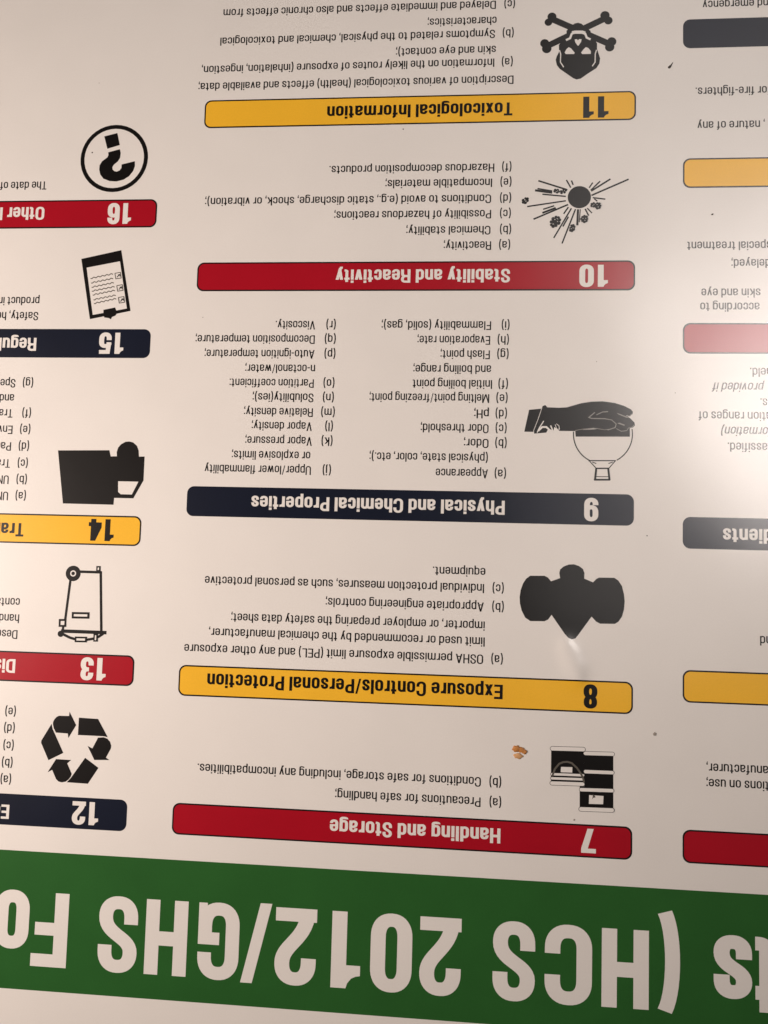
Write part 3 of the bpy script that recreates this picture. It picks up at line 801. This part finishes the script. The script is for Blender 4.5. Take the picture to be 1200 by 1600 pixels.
  ('poly', 'ink', [(320.1, 82.31), (317.43, 82.22), (317.31, 86.93), (319.97, 87.02)], None),
  ('poly', 'paper', [(319.14, 83.15), (318.29, 83.13), (318.27, 86.09), (319.11, 86.11)], None),
 ],
 'question_mark': [
  ('disc', 'ink', [(323.36, -216.57)], 22.09),
  ('disc', 'paper', [(323.36, -216.57)], 19.45),
  ('poly', 'ink', [(330.62, -231.18), (322.12, -233.22), (320.06, -225.27), (328.16, -222.91)], None),
  ('poly', 'ink', [(327.45, -220.61), (319.91, -222.53), (319.24, -220.01), (319.43, -216.83), (320.76, -214.57), (323.36, -212.34), (324.18, -210.76), (323.87, -209.16), (322.68, -208.15), (321.08, -207.85), (319.31, -208.64), (318.26, -210.21), (318.25, -212.49), (309.66, -214.49), (309.49, -211.21), (310.46, -208.05), (312.99, -204.69), (316.49, -202.47), (320.96, -201.4), (325.51, -201.69), (329.68, -203.34), (331.88, -206.1), (332.74, -209.3), (332.66, -212.03), (331.22, -214.74), (327.73, -217.42), (327.21, -218.78)], None),
 ],
 'checklist_clipboard': [
  ('poly', 'ink', [(341.2, -151.24), (315.49, -156.77), (307.47, -117.78), (333.45, -112.49)], None),
  ('poly', 'paper', [(337.4, -145.54), (315.97, -149.56), (309.89, -119.3), (331.7, -115.21)], None),
  ('poly', 'ink', [(324.98, -118.45), (317.48, -119.99), (316.69, -118.11), (316.4, -115.73), (317.2, -114.71), (319.22, -113.86), (319.83, -112.4), (321.24, -113.18), (324.02, -113.52), (324.79, -115.05)], None),
  ('line', 'grey', [(334.41, -138.65), (333.94, -138.49), (333.53, -138.51), (333.17, -138.76), (332.84, -139.11), (332.48, -139.35), (332.06, -139.36), (331.6, -139.19), (331.14, -139.03), (330.73, -139.07), (330.38, -139.34), (330.05, -139.69), (329.68, -139.91), (329.26, -139.9), (328.79, -139.72), (328.34, -139.58), (327.93, -139.64), (327.59, -139.92), (327.25, -140.26), (326.89, -140.47), (326.46, -140.44), (325.99, -140.26), (325.54, -140.12), (325.14, -140.2), (324.8, -140.5), (324.46, -140.84), (324.09, -141.03), (323.66, -140.98), (323.19, -140.79), (322.74, -140.67), (322.35, -140.77), (322.01, -141.07), (321.67, -141.41), (321.3, -141.58), (320.86, -141.52), (320.4, -141.33), (319.95, -141.22)], 0.59),
  ('line', 'grey', [(333.89, -135.73), (333.44, -135.57), (333.04, -135.59), (332.69, -135.84), (332.37, -136.2), (332.02, -136.43), (331.61, -136.44), (331.16, -136.27), (330.71, -136.11), (330.31, -136.16), (329.97, -136.42), (329.64, -136.77), (329.29, -137.0), (328.88, -136.98), (328.42, -136.81), (327.97, -136.66), (327.58, -136.72), (327.24, -137.0), (326.92, -137.35), (326.56, -137.56), (326.15, -137.52), (325.69, -137.34), (325.24, -137.21), (324.85, -137.29), (324.52, -137.58), (324.2, -137.92), (323.84, -138.11), (323.42, -138.07), (322.96, -137.88), (322.52, -137.76), (322.13, -137.86), (321.8, -138.16), (321.48, -138.5), (321.11, -138.67), (320.69, -138.6), (320.23, -138.42), (319.79, -138.31)], 0.59),
  ('line', 'grey', [(333.39, -132.99), (332.94, -132.82), (332.53, -132.85), (332.18, -133.1), (331.85, -133.45), (331.5, -133.69), (331.08, -133.7), (330.62, -133.52), (330.17, -133.37), (329.76, -133.41), (329.42, -133.68), (329.09, -134.03), (328.74, -134.25), (328.32, -134.24), (327.86, -134.06), (327.4, -133.92), (327.01, -133.98), (326.66, -134.26), (326.34, -134.61), (325.98, -134.81), (325.55, -134.78), (325.09, -134.6), (324.64, -134.47), (324.25, -134.55), (323.91, -134.84), (323.58, -135.18), (323.22, -135.37), (322.79, -135.32), (322.33, -135.14), (321.88, -135.02), (321.49, -135.12), (321.16, -135.42), (320.83, -135.76), (320.46, -135.93), (320.03, -135.86), (319.57, -135.68), (319.13, -135.57)], 0.59),
  ('line', 'grey', [(333.08, -130.49), (332.61, -130.32), (332.19, -130.34), (331.83, -130.59), (331.5, -130.94), (331.14, -131.18), (330.71, -131.18), (330.24, -131.01), (329.78, -130.86), (329.37, -130.9), (329.01, -131.16), (328.67, -131.51), (328.31, -131.73), (327.88, -131.71), (327.41, -131.54), (326.95, -131.39), (326.54, -131.45), (326.19, -131.73), (325.85, -132.07), (325.48, -132.28), (325.05, -132.24), (324.58, -132.06), (324.12, -131.93), (323.72, -132.0), (323.37, -132.29), (323.03, -132.63), (322.66, -132.82), (322.22, -132.77), (321.75, -132.59), (321.29, -132.46), (320.9, -132.56), (320.55, -132.86), (320.21, -133.2), (319.83, -133.37), (319.39, -133.3), (318.92, -133.11), (318.47, -133.0)], 0.59),
  ('line', 'grey', [(332.42, -128.02), (331.96, -127.86), (331.56, -127.88), (331.21, -128.14), (330.88, -128.49), (330.53, -128.72), (330.11, -128.73), (329.66, -128.56), (329.2, -128.41), (328.8, -128.45), (328.45, -128.72), (328.13, -129.06), (327.77, -129.29), (327.35, -129.28), (326.89, -129.1), (326.44, -128.96), (326.04, -129.02), (325.7, -129.3), (325.37, -129.64), (325.01, -129.85), (324.59, -129.82), (324.13, -129.64), (323.68, -129.51), (323.29, -129.59), (322.95, -129.88), (322.62, -130.22), (322.26, -130.41), (321.83, -130.36), (321.37, -130.18), (320.92, -130.06), (320.53, -130.15), (320.2, -130.46), (319.87, -130.79), (319.5, -130.97), (319.07, -130.9), (318.61, -130.72), (318.17, -130.61)], 0.59),
  ('line', 'grey', [(331.73, -124.94), (331.27, -124.78), (330.86, -124.8), (330.52, -125.06), (330.19, -125.41), (329.84, -125.65), (329.42, -125.65), (328.97, -125.48), (328.51, -125.33), (328.11, -125.37), (327.76, -125.64), (327.44, -125.99), (327.08, -126.21), (326.66, -126.2), (326.2, -126.02), (325.75, -125.88), (325.35, -125.94), (325.01, -126.22), (324.69, -126.57), (324.32, -126.77), (323.9, -126.74), (323.44, -126.56), (322.99, -126.43), (322.6, -126.51), (322.26, -126.8), (321.94, -127.14), (321.57, -127.33), (321.14, -127.29), (320.68, -127.1), (320.24, -126.98), (319.85, -127.08), (319.51, -127.38), (319.19, -127.72), (318.82, -127.89), (318.39, -127.83), (317.93, -127.64), (317.49, -127.53)], 0.59),
  ('line', 'grey', [(331.25, -122.55), (330.79, -122.39), (330.39, -122.42), (330.04, -122.68), (329.71, -123.03), (329.36, -123.28), (328.95, -123.29), (328.49, -123.12), (328.03, -122.98), (327.63, -123.02), (327.29, -123.3), (326.96, -123.65), (326.61, -123.88), (326.19, -123.87), (325.73, -123.7), (325.28, -123.56), (324.88, -123.63), (324.54, -123.91), (324.21, -124.26), (323.85, -124.47), (323.43, -124.45), (322.97, -124.27), (322.52, -124.14), (322.13, -124.23), (321.79, -124.53), (321.47, -124.87), (321.1, -125.07), (320.68, -125.03), (320.22, -124.85), (319.77, -124.73), (319.38, -124.83), (319.05, -125.14), (318.72, -125.48), (318.35, -125.66), (317.92, -125.6), (317.46, -125.42), (317.02, -125.32)], 0.59),
  ('line', 'grey', [(318.83, -141.85), (315.31, -142.42), (314.6, -138.82), (318.02, -138.29), (318.83, -141.85)], 0.52),
  ('line', 'ink', [(317.31, -139.28), (315.85, -140.98)], 0.52),
  ('line', 'ink', [(316.88, -140.75), (315.69, -141.09), (315.34, -139.78)], 0.45),
  ('line', 'grey', [(317.2, -133.91), (313.68, -134.48), (312.97, -130.89), (316.39, -130.35), (317.2, -133.91)], 0.52),
  ('line', 'ink', [(315.68, -131.34), (314.22, -133.04)], 0.52),
  ('line', 'ink', [(315.24, -132.81), (314.06, -133.15), (313.71, -131.85)], 0.45),
  ('line', 'grey', [(315.76, -126.29), (312.24, -126.86), (311.54, -123.29), (314.95, -122.74), (315.76, -126.29)], 0.52),
  ('line', 'ink', [(314.24, -123.73), (312.79, -125.43)], 0.52),
  ('line', 'ink', [(313.81, -125.2), (312.62, -125.54), (312.28, -124.24)], 0.45),
 ],
 'delivery_truck': [
  ('poly', 'ink', [(349.21, -29.47), (316.34, -30.06), (315.31, -26.26), (311.36, -26.37), (311.6, -28.86), (310.83, -31.79), (309.05, -33.93), (306.42, -35.4), (303.99, -35.7), (301.52, -35.1), (298.98, -33.02), (297.75, -30.13), (297.4, -26.43), (293.79, -26.49), (293.74, -11.74), (299.62, -0.6), (311.76, -0.63), (311.91, 3.58), (344.13, 3.45)], None),
  ('poly', 'paper', [(309.72, -10.93), (296.92, -10.89), (300.66, -2.94), (307.67, -2.97), (309.36, -4.35)], None),
 ],
}
# ------------------------------------------------------------------ the surface under the sheet
def box_mesh(name, x0, y0, z0, x1, y1, z1, mat, bevel=0.0):
    import bmesh
    me = bpy.data.meshes.new(name)
    bm = bmesh.new()
    bmesh.ops.create_cube(bm, size=1.0)
    for v in bm.verts:
        v.co = Vector((x0 if v.co.x < 0 else x1, y0 if v.co.y < 0 else y1, z0 if v.co.z < 0 else z1))
    bm.to_mesh(me); bm.free()
    me.materials.append(mat)
    o = bpy.data.objects.new(name, me)
    COL.objects.link(o)
    return o

M_TABLE = print_material('pale_tabletop', (0.42, 0.36, 0.30), 0.12, 0.5, film=False)
table = box_mesh('table_surface', -0.42, -0.52, -0.0310, 0.70, 0.44, -0.0006, M_TABLE)
table['kind'] = 'structure'

# ------------------------------------------------------------------ the poster
W, H_BAR = 266.0, 18.27
U_COL = {'left': (-27.6 - W, -27.6), 'middle': (0.0, W), 'right': (293.74, 293.74 + W)}
poster = box_mesh('safety_poster', -0.310, -0.405, -0.0004, 0.577, 0.322, 0.0, M_PAPER)
poster['label'] = 'laminated white safety data sheet poster with green banner and coloured section bars'
poster['category'] = 'poster'

# green banner with its big white lettering
fl = Flat()
fl.tris([(-309.5, 212.4), (576.5, 212.4), (576.5, 291.9), (-309.5, 291.9)], [(0, 1, 2, 3)], 0.05, M_GREEN)
banner = fl.build('banner', poster)
fl = Flat()
TB = 235.65
for c, u0, u1 in TITLE:
    (vs, fs), w = glyph(c, 'title')
    cap = STYLES['title']['cap']
    if u0 is None: u0 = u1 - w * cap
    if u1 is None: u1 = u0 + w * cap
    k = (u1 - u0) / (w * cap)
    FIT.append(('title', round(k, 3), c))
    fl.tris([(u0 + a * cap * k, TB + b * cap) for a, b in vs], fs, 0.10, M_PAPER)
fl.build('banner_lettering', banner)

# section bars
COLOUR = {1: 'red', 2: 'yellow', 3: 'navy', 4: 'red', 5: 'yellow', 6: 'navy', 7: 'red', 8: 'yellow', 9: 'navy', 10: 'red',
          11: 'yellow', 12: 'navy', 13: 'red', 14: 'yellow', 15: 'navy', 16: 'red'}
bar_ob = {}
for n, v in BARS.items():
    u0, u1 = U_COL['left' if n < 7 else 'middle' if n < 12 else 'right']
    fl = Flat()
    col = COLOUR[n]
    fl.tris(rounded(u0, v, u1, v + H_BAR, 4.3), [tuple(range(36))], 0.05, M_INK if col != 'navy' else M_NAVY)
    if col != 'navy':
        fl.tris(rounded(u0 + .9, v + .9, u1 - .9, v + H_BAR - .9, 3.6), [tuple(range(36))], 0.09, INKS[col])
    o = fl.build('section_bar', poster)
    o['label'] = {'red': 'red', 'yellow': 'yellow', 'navy': 'navy blue'}[col] + ' rounded section bar'
    bar_ob[n] = o
for n, s, u0, v, u1 in HEADINGS:
    fl = Flat()
    write(fl, s, 'heading', u0, v, u1, 0.13, M_INK if COLOUR[n] == 'yellow' else M_PAPER)
    fl.build('heading_lettering', bar_ob[n])
for n, u0, v, u1, cap in NUMBERS:
    fl = Flat()
    write(fl, str(n), 'number', u0, v, u1, 0.13, M_INK if COLOUR[n] == 'yellow' else M_PAPER, cap=13.4)
    fl.build('section_number', bar_ob[n])

# paragraphs, one part per block of print
blocks = {}
for sec, s, style, u0, v, u1 in BODY:
    fl = blocks.setdefault(sec, Flat())
    write(fl, s, style, u0, v, u1, 0.05, M_INK)
for sec in blocks: blocks[sec].build('printed_text', poster)

# pictograms
for name, shapes in PICTOGRAMS.items():
    fl = Flat()
    z = 0.05
    run, last = [], None
    for kind, col, g, w in shapes + [(None, None, None, None)]:
        if col != last and run:
            fl.shapes(run, z, INKS[last]); run = []; z += 0.02
        last = col
        if kind == 'poly': run.append(g)
        elif kind == 'disc': run.append(disc(g[0][0], g[0][1], w))
        elif kind in ('line', 'round'):
            run += stroke(g, w)
            if kind == 'round': run += [disc(g[0][0], g[0][1], w / 2, 20), disc(g[-1][0], g[-1][1], w / 2, 20)]
    fl.build(name, poster)

# ------------------------------------------------------------------ crumbs and specks lying on the sheet
def lump(name, label, cat, u, v, pieces, mat, group=None):
    """Small flattened lumps (du, dv, rx, ry, height, angle in mm) as one mesh."""
    import bmesh
    bm = bmesh.new()
    for du, dv, rx, ry, hz, ang in pieces:
        r = bmesh.ops.create_icosphere(bm, subdivisions=3, radius=1.0)
        for q in r['verts']:
            j = 1 + 0.22 * math.sin(5 * q.co.x + 3 * du) * math.cos(4 * q.co.y + dv) + random.uniform(-.06, .06)
            x, y = q.co.x * rx * j, q.co.y * ry * j
            c, s = math.cos(ang), math.sin(ang)
            q.co = Vector(((du + x * c - y * s) / 1000, (dv + x * s + y * c) / 1000, max(q.co.z, -0.25) * hz / 1000))
    me = bpy.data.meshes.new(name)
    bm.to_mesh(me); bm.free()
    for f in me.polygons: f.use_smooth = True
    me.materials.append(mat)
    o = bpy.data.objects.new(name, me)
    COL.objects.link(o)
    lo = min(q.co.z for q in me.vertices)
    o.location = (u / 1000, v / 1000, 0.00002 - lo)
    o['label'] = label; o['category'] = cat
    if group: o['group'] = group
    return o

M_CRUMB = print_material('brown_crumb', (0.46, 0.19, 0.05), 0.35, 0.5, film=False)
M_CRUMB_PALE = print_material('pale_crumb', (0.56, 0.31, 0.14), 0.3, 0.5, film=False)
M_DUST = print_material('dark_dust', (0.05, 0.042, 0.036), 0.2, 0.7, film=False)
M_LINT = print_material('grey_lint', (0.30, 0.27, 0.235), 0.2, 0.8, film=False)
o = lump('food_crumb', 'rusty brown crumb beside the black storage drums pictogram', 'crumb', 63.4, 141.0,
         [(1.9, -1.8, 2.4, 1.9, .6, .4), (-.9, -1.2, 2.2, 1.6, .5, -.4), (-2.6, -.3, 1.6, 1.4, .4, .2)], M_CRUMB)
fl = lump('crumb_fragment', 'paler half of the brown crumb next to the storage drums pictogram', 'crumb', 63.4, 141.0,
          [(1.0, 2.3, 2.6, 1.6, .45, .1)], M_CRUMB_PALE)
lump('hair_clipping', 'tiny dark curl of hair beside the navy bar at the upper right edge', 'hair', -20.4, -268.7,
     [(.7, .6, 1.05, .75, .35, .9), (-.1, -.4, .4, .9, .25, -.5), (-.75, -1.4, .28, 1.0, .2, -.5)], M_DUST)
SPECKS = [
 ('dark lozenge speck above the words special treatment', -44.5, -176.2, .9, .5, 'd'),
 ('grey fluff speck in the gap right of the storage drums pictogram', -12.2, 127.6, 1.3, 1.2, 'l'),
 ('pinprick speck left of the words concentration ranges of', -23.3, -68.9, .35, .35, 'd'),
 ('pinprick speck in the gap between the two navy bars at mid height', -7.5, 15.0, .4, .5, 'd'),
 ('small dark speck under the yellow Toxicological Information bar', 140.2, -232.2, .45, .45, 'd'),
 ('pale tiny speck in the blank area above the question mark', 336.0, -266.7, .3, .4, 'l'),
 ('pale grey speck on the edge of the red Handling and Storage bar', 32.3, 177.4, .7, .6, 'l'),
 ('tiny speck in blank paper left of the word Viscosity', 261.2, -113.7, .35, .35, 'd'),
 ('black dot inside the ring of the question mark', 338.0, -220.6, .65, .55, 'd'),
 ('small dark speck between the gloved hand and the red bar', 22.0, -87.2, .35, .35, 'd'),
]
for lab, u, v, rx, ry, k in SPECKS:
    lump('dust_speck', lab, 'speck', u, v, [(0, 0, rx * .8, ry * .8, .15, .5)], M_DUST if k == 'd' and rx > .38 else M_LINT, 'specks of dust on the poster')
